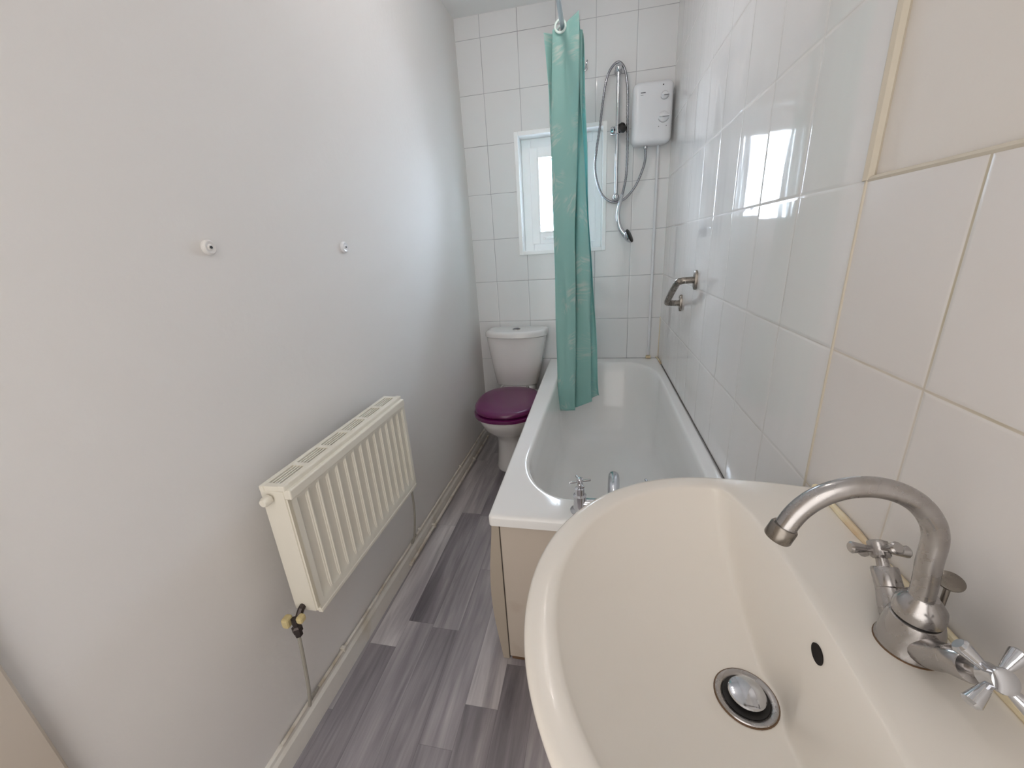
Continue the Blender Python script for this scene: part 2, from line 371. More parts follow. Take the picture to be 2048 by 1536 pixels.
# silicone and grout beads
bm = nb(); tube(bm, [(W+.004, YB-.002, z) for z in (ZR0+.75, 1.8, CEIL)], .009, 8); struct('trim_3', bm, M['silicone_pale'], True)  # caulk bead; its beige also paints in the shadow along the tile edge
bm = nb(); tube(bm, [(W, YB-.004, z) for z in (.55, .8, 1.0, ZR0+.75)], .0025, 8); struct('trim_4', bm, M['silicone_pale'], True)
bm = nb(); tube(bm, [(W+.003, y, ZR0+.751) for y in (YB, -2.2, -2.6, YF)], .0045, 8); struct('trim_5', bm, M['silicone_pale'], True)
bm = nb(); tube(bm, [(W-.001, y, .557+random.uniform(-.0006, .0006)) for y in [-.02-.05*i for i in range(33)]], .0014, 6); struct('trim_6', bm, M['seam'], True)
bm = nb(); tube(bm, [(W-.012, -.004, .562), (W-.004, -.03, .559), (W-.004, -.14, .559)], .004, 8); tube(bm, [(W-.0, -.0, z) for z in (.56, .62, .72, .81)], .003, 6); struct('trim_7', bm, M['silicone'], True)

# skirting board on the left
def skirt_prof(y): 
    x = wl(y); return [(x-.005, y, 0), (x+.015, y, 0), (x+.015, y, .062), (x+.009, y, .072), (x+.008, y, .082), (x+.003, y, .086), (x-.005, y, .086)]
bm = nb(); loft(bm, [skirt_prof(y) for y in (-2.262, -1.9, -1.5, -1.0, -.5, -.002)]); struct('baseboard_left', bm, M['skirt'])

# ---------------------------------------------------------------- heating pipes on the skirting
t = thing('heating_pipe', 'thin painted heating pipe along the top of the left skirting board, behind the radiator pipes', 'pipe', (.02, -1.0, .09))
def jig(a): return random.uniform(-a, a)
bm = nb(); tube(bm, [(wl(y)+.010+jig(.0008), y, .093+jig(.0015)) for y in [-1.98+.14*i for i in range(14)]], .0052, 10, smooth=3); obj('pipe_run', bm, M['pipe'], t, True)
for y in (-1.72, -1.16, -.62):
    bm = nb(); box(bm, wl(y)+.002, wl(y)+.018, y-.006, y+.006, .086, .101, .002); obj('pipe_clip', bm, M['pipe'], t)
t = thing('heating_pipe', 'lower dirty heating pipe running along the floor at the left skirting toward the toilet', 'pipe', (.03, -.8, .03))
bm = nb(); tube(bm, [(wl(y)+.024+jig(.001), y, .030+jig(.002)) for y in [-1.30+.1*i for i in range(13)]], .0065, 10, smooth=3); obj('pipe_run', bm, M['pipe'], t, True)
for y in (-1.05, -.42):
    bm = nb(); box(bm, wl(y)+.012, wl(y)+.033, y-.006, y+.006, .022, .040, .002); obj('pipe_clip', bm, M['pipe'], t)

# ---------------------------------------------------------------- radiator
RX0, RX1, RY0, RY1, RZ0, RZ1 = .030, .100, -1.875, -1.328, .442, .790
rad = thing('radiator', 'white ribbed panel radiator with slotted top grille on the left wall', 'radiator', (.05, (RY0+RY1)/2, RZ0))
bm = nb()
n = 14; pitch = (RY1-RY0-.028)/n
ys = [(RY0, 0)]
for i in range(n):
    a = RY0+.014+i*pitch
    for f, g in ((0, 0), (.05, .0), (.10, .85), (.5, 1), (.84, .85), (.88, .45), (.93, .45), (.97, 0)): ys.append((a+f*pitch, g))
ys += [(RY1-.014, 0), (RY1, 0)]
zs = [(RZ0, 0), (RZ0+.022, 0), (RZ0+.030, .15), (RZ0+.045, 1), (.60, 1), (.738, 1), (.748, .3), (.753, 0), (.758, 0)]
rows = [[bm.verts.new((RX1-.0065*g*h, y, z)) for y, g in ys] for z, h in zs]
for a, b_ in zip(rows, rows[1:]):
    for i in range(len(a)-1): bm.faces.new((a[i], a[i+1], b_[i+1], b_[i]))
box(bm, RX1-.022, RX1-.0095, RY0, RY1, RZ0, .757)
obj('front_panel', bm, M['rad'], rad, True, 25)
bm = nb(); box(bm, RX1-.018, RX1+.0025, RY0-.001, RY1+.001, .757, .7805, .003); obj('top_seam', bm, M['rad'], rad)
bm = nb(); box(bm, RX1-.012, RX1+.001, RY0, RY1, RZ0-.006, RZ0+.008, .003); obj('bottom_seam', bm, M['rad'], rad)
bm = nb(); box(bm, RX0, RX0+.010, RY0, RY1, RZ0, .757); obj('back_panel', bm, M['rad'], rad)
bm = nb()
for i in range(36):
    y = RY0+.01+i*(RY1-RY0-.02)/35; box(bm, RX0+.011, RX1-.023, y-.001, y+.001, RZ0+.02, .76)
obj('convector_fins', bm, M['rad_dark'], rad)
for y0 in (RY0-.003, RY1-.001):
    bm = nb(); box(bm, RX0-.001, RX1-.014, y0, y0+.004, RZ0, .778, .0015); obj('side_panel', bm, M['rad'], rad)
bm = nb()
box(bm, RX0-.002, RX0+.010, RY0-.003, RY1+.003, .776, .790, .002)
box(bm, RX1-.026, RX1-.008, RY0-.003, RY1+.003, .778, .792, .003)
for x in (.046, .0545, .063): box(bm, x-.0018, x+.0018, RY0, RY1, .776, .788, .0008)
ncr = 6
for i in range(ncr+1):
    y = RY0+.006+i*(RY1-RY0-.012)/ncr; box(bm, RX0+.006, RX1-.020, y-.007, y+.007, .776, .7895, .001)
obj('top_grille', bm, M['rad'], rad)
bm = nb(); lathe(bm, [(.006, 0), (.006, .006), (.011, .006), (.0115, .018), (.008, .024), (.0, .024)], (.052, RY0-.002, .762), (0, -1, 0), 14); obj('blanking_plug', bm, M['rad'], rad, True)
# near valve, tarnished, with broken yellowed cap
bm = nb(); lathe(bm, [(.009, 0), (.009, .012), (.012, .014), (.012, .026), (.008, .03), (.008, .052)], (.052, -1.910, .398), (0, 0, 1), 6)
tube(bm, [(.052, -1.910, .430), (.052, -1.885, .452), (.052, -1.873, .455)], .008, 8)
v = obj('valve', bm, M['valve_dark'], rad, label='tarnished valve at the near end with broken yellowed cap')
bm = nb(); box(bm, .026, .044, -1.925, -1.903, .430, .456, .005); box(bm, .058, .074, -1.915, -1.896, .438, .456, .005); obj('valve_cap', bm, M['cap_yellow'], v)
bm = nb(); lathe(bm, [(.011, 0), (.013, .004), (.012, .022), (.009, .028), (0, .028)], (.060, -1.298, .452), (0, 0, 1), 12)
tube(bm, [(.060, -1.298, .400), (.060, -1.298, .452)], .006, 8); tube(bm, [(.06, -1.298, .44), (.06, -1.330, .455)], .006, 8)
obj('valve', bm, M['cap_yellow'], rad, True, label='cream valve at the far end of the radiator')
bm = nb(); tube(bm, [(.050, -1.910, .400), (.047, -1.912, .34), (.036, -1.915, .22), (.020, -1.912, .150), (-.010, -1.885, .112), (-.022, -1.84, .098)], .0042, 8, smooth=5); obj('feed_pipe', bm, M['pipe_thin'], rad, True)
bm = nb(); tube(bm, [(.060, -1.298, .400), (.057, -1.298, .30), (.040, -1.296, .19), (.022, -1.288, .138), (.0, -1.26, .115), (-.010, -1.2, .100)], .0042, 8, smooth=5); obj('feed_pipe', bm, M['pipe_thin'], rad, True)

# ---------------------------------------------------------------- filled screw plates on the left wall
for (y, z, lab, r) in ((-1.777, 1.283, 'painted-over round fixing plate on the left wall, the nearer of two', .015), (-1.319, 1.280, 'round white fixing plate on the left wall above the far end of the radiator', .0165)):
    x = wl(y)
    t = thing('wall_plate', lab, 'wall fixing', (x, y, z-r), 'round fixings on the left wall')
    bm = nb(); lathe(bm, [(r, -.002), (r, .004), (r*.8, .0075), (r*.45, .006), (r*.3, .008), (0, .008)], (x, y, z), (1, .0, 0), 24); obj('disc', bm, M['paint'] if y < -1.5 else M['white_plastic'], t, True)
    bm = nb(); lathe(bm, [(.0028, 0), (.0028, .0095), (0, .0095)], (x, y, z), (1, 0, 0), 10); obj('screw_hole', bm, M['black'], t)

# ---------------------------------------------------------------- bath
bath = thing('bathtub', 'white rectangular bathtub with rounded inner edge against the right wall', 'bathtub', (.79, -.81, 0))
BX0, BX1, BY0, BY1, BZ = .457, W-.001, -1.620, -.001, ZR0
def inner(z, isx, iyn, iyf, rs=1):
    lp = rrect(0, 1, -1.520+iyn, -.095-iyf, z, [(.30*rs, .26*rs), (.22*rs, .20*rs), (.34*rs, .30*rs), (.38*rs, .34*rs)], 12)
    out = []
    for p in lp:
        f = (p.y+1.52)/1.43
        x0 = .508+.040*f+isx; x1 = 1.078+.010*f-isx
        out.append(Vector((x0+(x1-x0)*p.x, p.y, z)))
    return out
def outer(ins, z, r): return rrect(BX0+ins, BX1-ins, BY0+ins, BY1-ins, z, r, 12)
bm = nb()
loops = [outer(.004, BZ-.034, .010), outer(0, BZ-.032, .012), outer(0, BZ-.008, .012), outer(.0025, BZ-.0022, .012), outer(.008, BZ, .012), outer(.016, BZ+.0002, .012),
         inner(BZ+.0003, -.016, -.016, -.016), inner(BZ+.0003, -.008, -.008, -.008), inner(BZ+.0000, -.003, -.003, -.003), inner(BZ-.0015, .002, .002, .002), inner(BZ-.007, .0055, .006, .006), inner(BZ-.02, .009, .010, .014), inner(.46, .014, .018, .04), inner(.36, .022, .032, .085), inner(.27, .034, .05, .13),
         inner(.215, .050, .075, .17), inner(.182, .075, .11, .21), inner(.165, .115, .16, .26), inner(.158, .17, .25, .34)]
loft(bm, loops, False, True)
tub = obj('tub', bm, M['bath'], bath, True, 50)
bm = nb()
NP = 14
lps = []
for k in range(NP+1):
    z = .002+(BZ-.036)*k/NP; bul = .020*math.sin(PI*k/NP)**1.2
    lps.append([(.462-bul, -1.606-bul*.1, z), (.482, -1.606-bul*.1, z), (.482, -.003, z), (.462-bul, -.003, z)])
loft(bm, lps); obj('side_panel', bm, M['panel_edge'], bath, True, 30)
bm = nb(); box(bm, .4836, W-.002, -1.604, -1.590, .012, BZ-.034, .002); obj('end_panel', bm, M['panel'], bath)
bm = nb(); box(bm, .4815, .4845, -1.6055, -1.60, .01, BZ-.036); box(bm, .463, W-.01, -1.612, -1.60, BZ-.0365, BZ-.033); obj('panel_joint', bm, M['seam'], bath)
bm = nb(); box(bm, .49, W-.01, -1.603, -1.585, .0, .012, .001); obj('panel_batten', bm, M['stain'], bath)
bm = nb(); lathe(bm, [(.034, -.001), (.034, .002), (.026, .003), (.022, .0), (.004, 0), (.004, .003), (0, .003)], (.80, -1.30, .158), n=24); obj('waste', bm, M['chrome'], bath, True)

# bath mixer
mix = thing('bath_mixer_tap', 'chrome bath mixer with cross handles on the near end of the bath rim', 'tap', (.795, -1.562, BZ))
def cross(parent, hub, axis, phi, reach, hr, hl, pr0, pr1, mat, name='handle', hubmat=None):
    """cross-head handle: hub + four flaring spokes"""
    a = Vector(axis).normalized(); u, v = frame(a); h = Vector(hub)
    bm = nb()
    lathe(bm, [(hr*.75, -hl*.5), (hr, -hl*.35), (hr*.85, 0), (hr, hl*.35), (hr*.95, hl*.48), (hr*.6, hl*.56), (0, hl*.58)], h, a, 20)
    for k in range(4):
        d = math.cos(phi+k*PI/2)*u+math.sin(phi+k*PI/2)*v
        tube(bm, [h+d*hr*.7, h+d*reach*.55, h+d*reach*.93, h+d*reach], [pr0, (pr0+pr1)/2, pr1, pr1*.72], 12)
    return obj(name, bm, mat, parent, True, 35)
bm = nb()
tube(bm, [(.70, -1.568, BZ+.026), (.795, -1.568, BZ+.028), (.89, -1.568, BZ+.026)], .013, 14)
tube(bm, [(.795, -1.568, BZ+.028), (.795, -1.530, BZ+.048), (.797, -1.485, BZ+.053), (.798, -1.455, BZ+.044), (.798, -1.445, BZ+.028)], [.016, .016, .016, .0155, .015], 14, smooth=5)
obj('spout', bm, M['chrome'], mix, True)
for x in (.705, .885):
    bm = nb(); lathe(bm, [(.026, 0), (.026, .004), (.018, .010), (.016, .030), (.018, .05), (.0125, .054), (.0125, .072), (.009, .074), (.006, .075), (.006, .088)], (x, -1.568, BZ), n=20); leg = obj('valve_body', bm, M['chrome'], mix, True)
    cross(mix, (x, -1.568, BZ+.092), (0, 0, 1), .35, .030, .0095, .018, .0025, .0035, M['chrome'])

# ---------------------------------------------------------------- toilet
TX = .262
wc = thing('toilet', 'white close-coupled toilet with purple seat in the back left corner', 'toilet', (TX, -.35, 0))
def pan_loop(z, ax, yf, yb, p=2.3, n=48):
    cy = (yf+yb)/2; ay = (yb-yf)/2; out = []
    for k in range(n):
        a = 2*PI*k/n; c, s_ = math.cos(a), math.sin(a)
        out.append(Vector((TX+ax*math.copysign(abs(c)**(2/p), c), cy+ay*math.copysign(abs(s_)**(2/p), s_), z)))
    return out
bm = nb()
loft(bm, [pan_loop(.0, .108, -.505, -.10, 2.6), pan_loop(.012, .110, -.508, -.10, 2.6), pan_loop(.03, .105, -.500, -.10, 2.6), pan_loop(.12, .100, -.492, -.10, 2.5), pan_loop(.19, .102, -.500, -.10, 2.4), pan_loop(.225, .116, -.525, -.10, 2.3), pan_loop(.26, .140, -.57, -.09, 2.3),
          pan_loop(.30, .162, -.62, -.08, 2.3), pan_loop(.34, .176, -.648, -.06, 2.3), pan_loop(.362, .182, -.662, -.05, 2.3), pan_loop(.378, .182, -.664, -.05, 2.3), pan_loop(.383, .176, -.656, -.06, 2.3)])
box(bm, TX-.115, TX+.105, -.205, -.03, .30, .4215, .02, seg=3)
obj('pan', bm, M['ceramic'], wc, True, 50)
bm = nb()
loft(bm, [pan_loop(.383, .180, -.668, -.222, 2.35), pan_loop(.386, .185, -.674, -.220, 2.35), pan_loop(.401, .185, -.674, -.220, 2.35), pan_loop(.405, .179, -.667, -.224, 2.35)])
obj('seat', bm, M['purple'], wc, True, 50)
bm = nb()
loft(bm, [pan_loop(.405, .164, -.648, -.225, 2.35), pan_loop(.413, .164, -.648, -.222, 2.35), pan_loop(.414, .177, -.664, -.214, 2.35), pan_loop(.417, .180, -.668, -.212, 2.35), pan_loop(.430, .180, -.668, -.212, 2.35), pan_loop(.437, .175, -.661, -.218, 2.35), pan_loop(.442, .16, -.645, -.24, 2.3), pan_loop(.445, .10, -.57, -.30, 2.2), pan_loop(.446, .03, -.48, -.40, 2)])
obj('lid', bm, M['purple'], wc, True, 50)
bm = nb()
def cist(z, x0, x1, yf, r=.05): return rrect(x0, x1, yf, -.012, z, [(.11, .06), (.11, .06), (.012, .012), (.012, .012)], 10)
loft(bm, [cist(.421, .128, .378, -.165), cist(.430, .120, .386, -.175), cist(.55, .104, .412, -.186), cist(.70, .086, .440, -.196), cist(.736, .082, .446, -.198)])
obj('cistern', bm, M['ceramic'], wc, True, 50)
bm = nb()
def lidl(z, i): return rrect(.070+i, .456-i, -.222+i, -.006-i*.5, z, [(max(.02, .185-i), max(.02, .105-i)), (max(.02, .185-i), max(.02, .105-i)), (.03, .03), (.03, .03)], 14)
loft(bm, [lidl(.737, .004), lidl(.740, .0), lidl(.760, .0), lidl(.768, .004), lidl(.773, .012), lidl(.7745, .03)])
cl = obj('cistern_lid', bm, M['ceramic'], wc, True, 50)
bm = nb(); lathe(bm, [(.024, 0), (.024, .004), (.020, .005), (.020, .003), (0, .003)], (.268, -.115, .7742), n=28); fb = obj('flush_button', bm, M['chrome_dull'], wc, True)
bm = nb(); lathe(bm, [(.018, 0), (.018, .003), (.012, .0045), (0, .0045)], (.268, -.115, .7782), n=28); obj('button_cap', bm, M['grey_mark'], fb, True)
bm = nb()
bm.free()
for s_ in (-1, 1):
    bm = nb(); lathe(bm, [(.010, 0), (.010, .014), (.008, .016), (0, .016)], (TX+s_*.075, -.216, .4216), n=14); obj('hinge', bm, M['chrome_dull'], wc, True)

# ---------------------------------------------------------------- basin
BC = Vector((.950, -2.103)); DR = Vector((.928, -2.110)); RIM = .820
basin = thing('washbasin', 'large cream-white washbasin in the foreground fixed to the right wall', 'washbasin', (.93, -2.1, 0))
NA = 144
def xe(y): return 1.000-.030*abs((y+2.105)/.27)**3
def r_out(a):
    d = Vector((math.cos(a), math.sin(a))); r = 0
    lo, hi = 0, .6
    def inside(p):
        if p.x > W-.0015: return False
        if p.x <= BC.x: return ((p.x-BC.x)/.292)**2+((p.y-BC.y)/.311)**2 < 1
        return abs(p.y-BC.y) < .311-.35*(p.x-BC.x)**2*1.6
    for _ in range(40):
        m = (lo+hi)/2
        if inside(DR+d*m): lo = m
        else: hi = m
    return lo
def rho(p): return math.sqrt(((p.x-BC.x)/.253)**2+((p.y+2.105)/.278)**2)
def r_in(a):
    d = Vector((math.cos(a), math.sin(a))); lo, hi = 0, .6
    for _ in range(40):
        m = (lo+hi)/2; p = DR+d*m
        q = (max(rho(p), 0)**9+max(0, (p.x-DR.x)/(xe(p.y)-DR.x))**9)**(1/9)
        if q < 1: lo = m
        else: hi = m
    return lo
def depth(p):
    r = min(rho(p), 1)
    df = .119*(1-r**2.3)**.85
    e_ = (xe(p.y)-p.x)/.010-.9
    db = 4.2*.010*(e_+math.log(1+math.exp(-e_)) if e_ > 0 else math.log(1+math.exp(e_)))-4.2*.010*math.log(1+math.exp(-.9))
    k = .012; h = max(0, min(1, .5+.5*(db-df)/k))
    q = max(0, db*(1-h)+df*h-k*h*(1-h))
    g = max(0, min(1, (.050-(p-DR).length)/.014)); g = g*g*(3-2*g)
    return q*(1-g)+.1175*g
angs = [2*PI*k/NA for k in range(NA)]
RO = [r_out(a) for a in angs]; RI = [r_in(a) for a in angs]
def P2(a, r): return DR+Vector((math.cos(a), math.sin(a)))*r
bm = nb(); loops = []
def under(f, z):
    out = []
    for a, ro in zip(angs, RO):
        p = P2(a, ro); c = Vector((1.03, -2.105)); q = c+(p-c)*f; q.x = min(q.x, W-.0015); 
        if p.x > W-.004: q.x = W-.0015
        out.append(Vector((q.x, q.y, z)))
    return out
loops += [under(.38, .62), under(.55, .66), under(.74, .705), under(.88, .755), under(.955, .785), under(.985, .797), under(.997, .804), under(1.0, .811)]
def rimloop(f, z):     # f 0 = outer edge, 1 = inner edge
    return [Vector((*P2(a, ro*(1-f)+ri*f), z)) for a, ro, ri in zip(angs, RO, RI)]
for f, dz in ((.05, .0165), (.0, 0),): pass
loops += [[Vector((*P2(a, ro-.0012), RIM-.004)) for a, ro in zip(angs, RO)], [Vector((*P2(a, ro-.005), RIM-.0008)) for a, ro in zip(angs, RO)], [Vector((*P2(a, ro-.011), RIM+.0002)) for a, ro in zip(angs, RO)], rimloop(.6, RIM)]
loops += [[Vector((*P2(a, ri+.014), RIM)) for a, ri in zip(angs, RI)], [Vector((*P2(a, ri+.006), RIM-.0004)) for a, ri in zip(angs, RI)], [Vector((*P2(a, ri+.001), RIM-.0018)) for a, ri in zip(angs, RI)]]
NR = 44
for k in range(1, NR+1):
    t_ = k/NR; t_ = t_**1.35
    lp = []
    for a, ri in zip(angs, RI):
        r = ri*(1-t_)+.030*t_; p = P2(a, r); q = depth(p)
        lp.append(Vector((p.x, p.y, RIM-.0018-q)))
    loops.append(lp)
loft(bm, loops, True, True)
bowl = obj('bowl', bm, M['ceramic_basin'], basin, True, 60)
bm = nb(); ped = [rrect(W-.20-w_, W-.012, -2.105-.09-w_, -2.105+.09+w_, z, .06, 6) for z, w_ in ((0, .02), (.03, .012), (.3, 0), (.55, .01), (.66, .03))]; loft(bm, ped); obj('pedestal', bm, M['ceramic_basin'], basin, True)
# waste and overflow
dz = RIM-.0018-depth(DR)
bm = nb(); lathe(bm, [(.0345, -.003), (.0345, .0012), (.0335, .0022), (.030, .0020), (.0255, -.0005), (.0245, -.0030)], (DR.x, DR.y, dz+.0008), n=40); ws = obj('waste', bm, M['chrome_dull'], basin, True)
bm = nb(); lathe(bm, [(.017, -.010), (.017, .004), (.0205, .006), (.0212, .0075), (.020, .0095), (.014, .0115), (.006, .0123), (0, .0125)], (DR.x+.001, DR.y+.001, dz-.001), n=40); obj('plug', bm, M['chrome'], ws, True)
bm = nb(); lathe(bm, [(.0262, 0), (.0262, .0006), (.0165, .0008)], (DR.x, DR.y, dz+.0006), n=32); obj('waste_gap', bm, M['black'], ws)
bm = nb(); tube(bm, [(DR.x+.0350*math.cos(a), DR.y+.0350*math.sin(a), dz+.0006) for a in [2*PI*k/40 for k in range(41)]], .0011, 6, cap=False); obj('waste_seal', bm, M['stain'], ws, True)
nrm = Vector((-3, 0, 1)).normalized(); oq = Vector((.9872, -2.117)); oc = Vector((oq.x, oq.y, RIM-.0018-depth(oq)+.001)); tv = Vector((0, 1, 0)); tu = nrm.cross(tv).normalized()
bm = nb(); loft(bm, [[oc+nrm*h+(tu*math.cos(.25)+tv*math.sin(.25))*(.0068*f*math.cos(2*PI*k/28))+(tv*math.cos(.25)-tu*math.sin(.25))*(.0118*f*math.sin(2*PI*k/28)) for k in range(28)] for f, h in ((1, -.004), (1, .0010), (.86, .0006))]); obj('overflow', bm, M['hole'], basin, True)
bm = nb(); tube(bm, [(W-.006, -2.103+.290-.02*i, RIM+.0022) for i in range(31)], [.0045+random.uniform(-.001, .0015) for i in range(31)], 8); obj('sealant', bm, M['silicone'], basin, True, label='yellowed sealant bead between basin and tiles')

# basin mixer tap
TA = Vector((1.0695, -2.112, RIM))
tap = thing('basin_mixer_tap', 'limescaled chrome basin mixer tap with swan-neck spout and cross handles', 'tap', TA)
bm = nb(); lathe(bm, [(.0275, 0), (.0275, .003), (.0262, .006), (.0252, .018), (.0240, .030), (.0215, .039), (.018, .0405)], TA, n=36)
for s_ in (1, -1):
    tube(bm, [TA+Vector((0, s_*.004, .014)), TA+Vector((0, s_*.022, .018)), TA+Vector((0, s_*.038, .032)), TA+Vector((0, s_*.046, .0405))], [.017, .0155, .0125, .0115], 20, smooth=4)
body = obj('body', bm, M['chrome_dull'], tap, True, 50)
bm = nb(); lathe(bm, [(.0170, .0405), (.0208, .0425), (.0212, .047), (.0200, .055), (.0155, .062), (.0125, .065), (.0118, .067)], TA, n=36); obj('collar', bm, M['chrome_dull'], body, True)
bm = nb(); lathe(bm, [(.0190, .0392), (.0200, .0402), (.0200, .0415), (.0190, .0425)], TA, n=36); obj('collar_gap', bm, M['black'], body, True)
bm = nb()
sp = [(1.0680, .878), (1.0665, .905), (1.0640, .930)]+[(.9985+.0655*math.cos(math.radians(a)), .942+.0675*math.sin(math.radians(a))) for a in (12, 30, 50, 70, 90, 110, 130, 150)]+[(.932, .953)]
tube(bm, [(x, -2.112, z) for x, z in sp], .0100, 28, smooth=6); spt = obj('spout', bm, M['chrome_dull'], tap, True, 60)
d = Vector((.932-.939, 0, .954-.973)).normalized()
bm = nb(); lathe(bm, [(.0115, -.002), (.0126, 0), (.0129, .013), (.0122, .0145), (.0098, .0145), (.0092, .010), (0, .010)], Vector((.933, -2.112, .957)), d, 28); obj('aerator', bm, M['steel'], spt, True)
for s_ in (1, -1):
    ax = Vector((0, .70, .71)) if s_ > 0 else Vector((0, -.80, .60)); b0 = TA+(Vector((0, .040, .036)) if s_ > 0 else Vector((0, -.044, .036)))
    bm = nb(); lathe(bm, [(.0118, 0), (.0128, .001), (.0128, .020), (.0118, .0215), (.0062, .022), (.0055, .034)], b0, ax, 24); bn = obj('bonnet', bm, M['chrome_dull'], tap, True)
    cross(tap, b0+ax.normalized()*(.040 if s_ > 0 else .044), ax, .05 if s_ > 0 else .75, .031, .0102, .019, .0030, .0070, M['chrome_dull'] if s_ > 0 else M['chrome'])
bm = nb(); r0 = Vector((1.090, -2.108, .836)); r1 = Vector((1.098, -2.099, .895)); tube(bm, [r0, r1], .0027, 12); lathe(bm, [(.006, -.002), (.006, .002), (.004, .004)], r0+Vector((0, 0, .014)), (r1-r0), 12)
lathe(bm, [(.003, -.004), (.007, -.001), (.0112, .0012), (.0112, .0026), (.008, .0036), (0, .004)], r1, (-.16, -.30, .95), 28); obj('pop_up_rod', bm, M['steel'], tap, True)
bm = nb(); lathe(bm, [(.0284, 0), (.0284, .0012), (.026, .0018)], TA, n=32); obj('base_seal', bm, M['stain'], tap, True)

# ---------------------------------------------------------------- shower
sb = thing('electric_shower', 'white electric shower box with two dials in the back right corner', 'shower unit', (1.015, -.001, 1.71))
bm = nb()
def sl(y, i, r): return [Vector((p.x, y, p.y)) for p in rrect(.918+i, 1.112-i, 1.708+i, 1.985-i, 0, [(r, r*.8)]*4, 10)]
loft(bm, [sl(-.001, .006, .03), sl(-.060, .0, .034), sl(-.078, .004, .034), sl(-.086, .014, .03), sl(-.089, .03, .025)])
obj('casing', bm, M['white_plastic'], sb, True, 50)
for z, r in ((1.914, .017), (1.823, .023)):
    bm = nb(); lathe(bm, [(r, 0), (r, .006), (r*.8, .010), (0, .011)], (1.068, -.088, z), (0, -1, 0), 28); box(bm, 1.068-r*.95, 1.068+r*1.1, -.106, -.096, z-.003, z+.004, .002); dl = obj('dial', bm, M['white_plastic'], sb, True)
    bm = nb(); box(bm, 1.068-r*.3, 1.068+r*1.05, -.1065, -.104, z-.0045, z-.003); tube(bm, [(1.068+r*1.12*math.cos(a), -.0895, z+r*1.12*math.sin(a)) for a in [PI*1.1+k*PI*.8/10 for k in range(11)]], .0006, 4); obj('dial_marking', bm, M['grey_mark'], dl)
bm = nb(); box(bm, .955, .978, -.0898, -.0885, 1.932, 1.9365); box(bm, .955, .968, -.0898, -.0885, 1.923, 1.9245); obj('badge', bm, M['grey_mark'], sb)
bm = nb(); lathe(bm, [(.003, 0), (.003, .002), (0, .0025)], (1.060, -.088, 1.958), (0, -1, 0), 10); obj('indicator_light', bm, M['black'], sb)
for x in (1.047, 1.083):
    bm = nb(); lathe(bm, [(.002, 0), (.002, .0015), (0, .002)], (x, -.088, 1.782), (0, -1, 0), 8); obj('casing_mark', bm, M['grey_mark'], sb)
bm = nb(); lathe(bm, [(.008, 0), (.010, .002), (.010, .014), (.007, .016)], (.992, -.045, 1.711), (0, 0, -1), 16); obj('hose_outlet', bm, M['chrome'], sb, True)

t = thing('supply_pipe', 'white painted vertical pipe from the shower box down to the bath corner', 'pipe', (1.062, -.012, .56))
bm = nb(); tube(bm, [(1.060, -.012, 1.72), (1.062, -.012, 1.2), (1.064, -.012, .58)], .0078, 14, smooth=3); obj('pipe_run', bm, M['white_plastic'], t, True)
bm = nb(); box(bm, 1.050, 1.078, -.022, -.001, .558, .574, .003); obj('pipe_foot', bm, M['silicone'], t)

rail = thing('shower_rail', 'vertical chrome shower slide rail on the back wall right of the window', 'shower rail', (.848, -.001, 1.47))
bm = nb(); tube(bm, [(.848, -.050, 1.478), (.848, -.050, 2.062)], .0092, 20); obj('pole', bm, M['chrome'], rail, True)
for z in (1.478, 2.064):
    bm = nb(); lathe(bm, [(.019, 0), (.019, .006), (.014, .012), (.012, .035), (.016, .044), (.018, .054), (.016, .064), (.009, .070), (0, .071)], (.848, -.001, z), (0, -1, 0), 24); obj('bracket', bm, M['chrome'], rail, True)
bm = nb(); lathe(bm, [(.013, -.019), (.017, -.017), (.017, .017), (.013, .019)], (.848, -.050, 1.795), (0, 0, 1), 24)
lathe(bm, [(.010, 0), (.018, .006), (.021, .016), (.016, .026), (0, .029)], (.838, -.052, 1.793), (-1, -.2, 0), 20)
sd = obj('slider', bm, M['chrome'], rail, True)
bm = nb(); lathe(bm, [(.010, 0), (.018, .006), (.024, .014), (.023, .028), (.017, .035), (.013, .026), (0, .02)], (.856, -.056, 1.793), (1, -.5, .5), 20); obj('handset_holder', bm, M['black'], sd, True)

hose = thing('shower_hose', 'looped chrome shower hose with handset hanging over the slide rail top', 'shower hose', (.85, -.05, 1.24))
hp = [(.992, -.045, 1.700), (.993, -.045, 1.645), (.982, -.045, 1.599), (.952, -.042, 1.53), (.91, -.040, 1.479), (.871, -.036, 1.457), (.823, -.034, 1.459), (.777, -.036, 1.495), (.749, -.038, 1.559), (.736, -.040, 1.634), (.743, -.040, 1.716), (.76, -.042, 1.83), (.774, -.045, 1.939), (.790, -.048, 2.024), (.814, -.050, 2.072), (.848, -.052, 2.089), (.876, -.052, 2.060), (.890, -.052, 2.0), (.896, -.054, 1.925), (.898, -.058, 1.815), (.901, -.060, 1.701), (.899, -.060, 1.583), (.888, -.066, 1.515), (.879, -.070, 1.480)]
bm = nb()
P = catmull(hp, 14); R = [.0058+.0006*math.cos(i*PI) for i in range(len(P))]
tube(bm, P, R, 12); obj('flexible_hose', bm, M['hose'], hose, True, 80)
bm = nb(); tube(bm, [(.879, -.070, 1.484), (.866, -.078, 1.43), (.860, -.084, 1.378), (.870, -.088, 1.325), (.890, -.090, 1.292), (.912, -.088, 1.272)], [.0085, .010, .0115, .012, .014, .020], 18, smooth=6)
hs = obj('handset', bm, M['chrome'], hose, True, 60)
hd = Vector((.86, -.25, .42)).normalized()
bm = nb(); lathe(bm, [(.008, -.024), (.026, -.016), (.037, -.004), (.038, .004)], (.918, -.088, 1.272), hd, 28); obj('shower_head', bm, M['chrome'], hs, True)
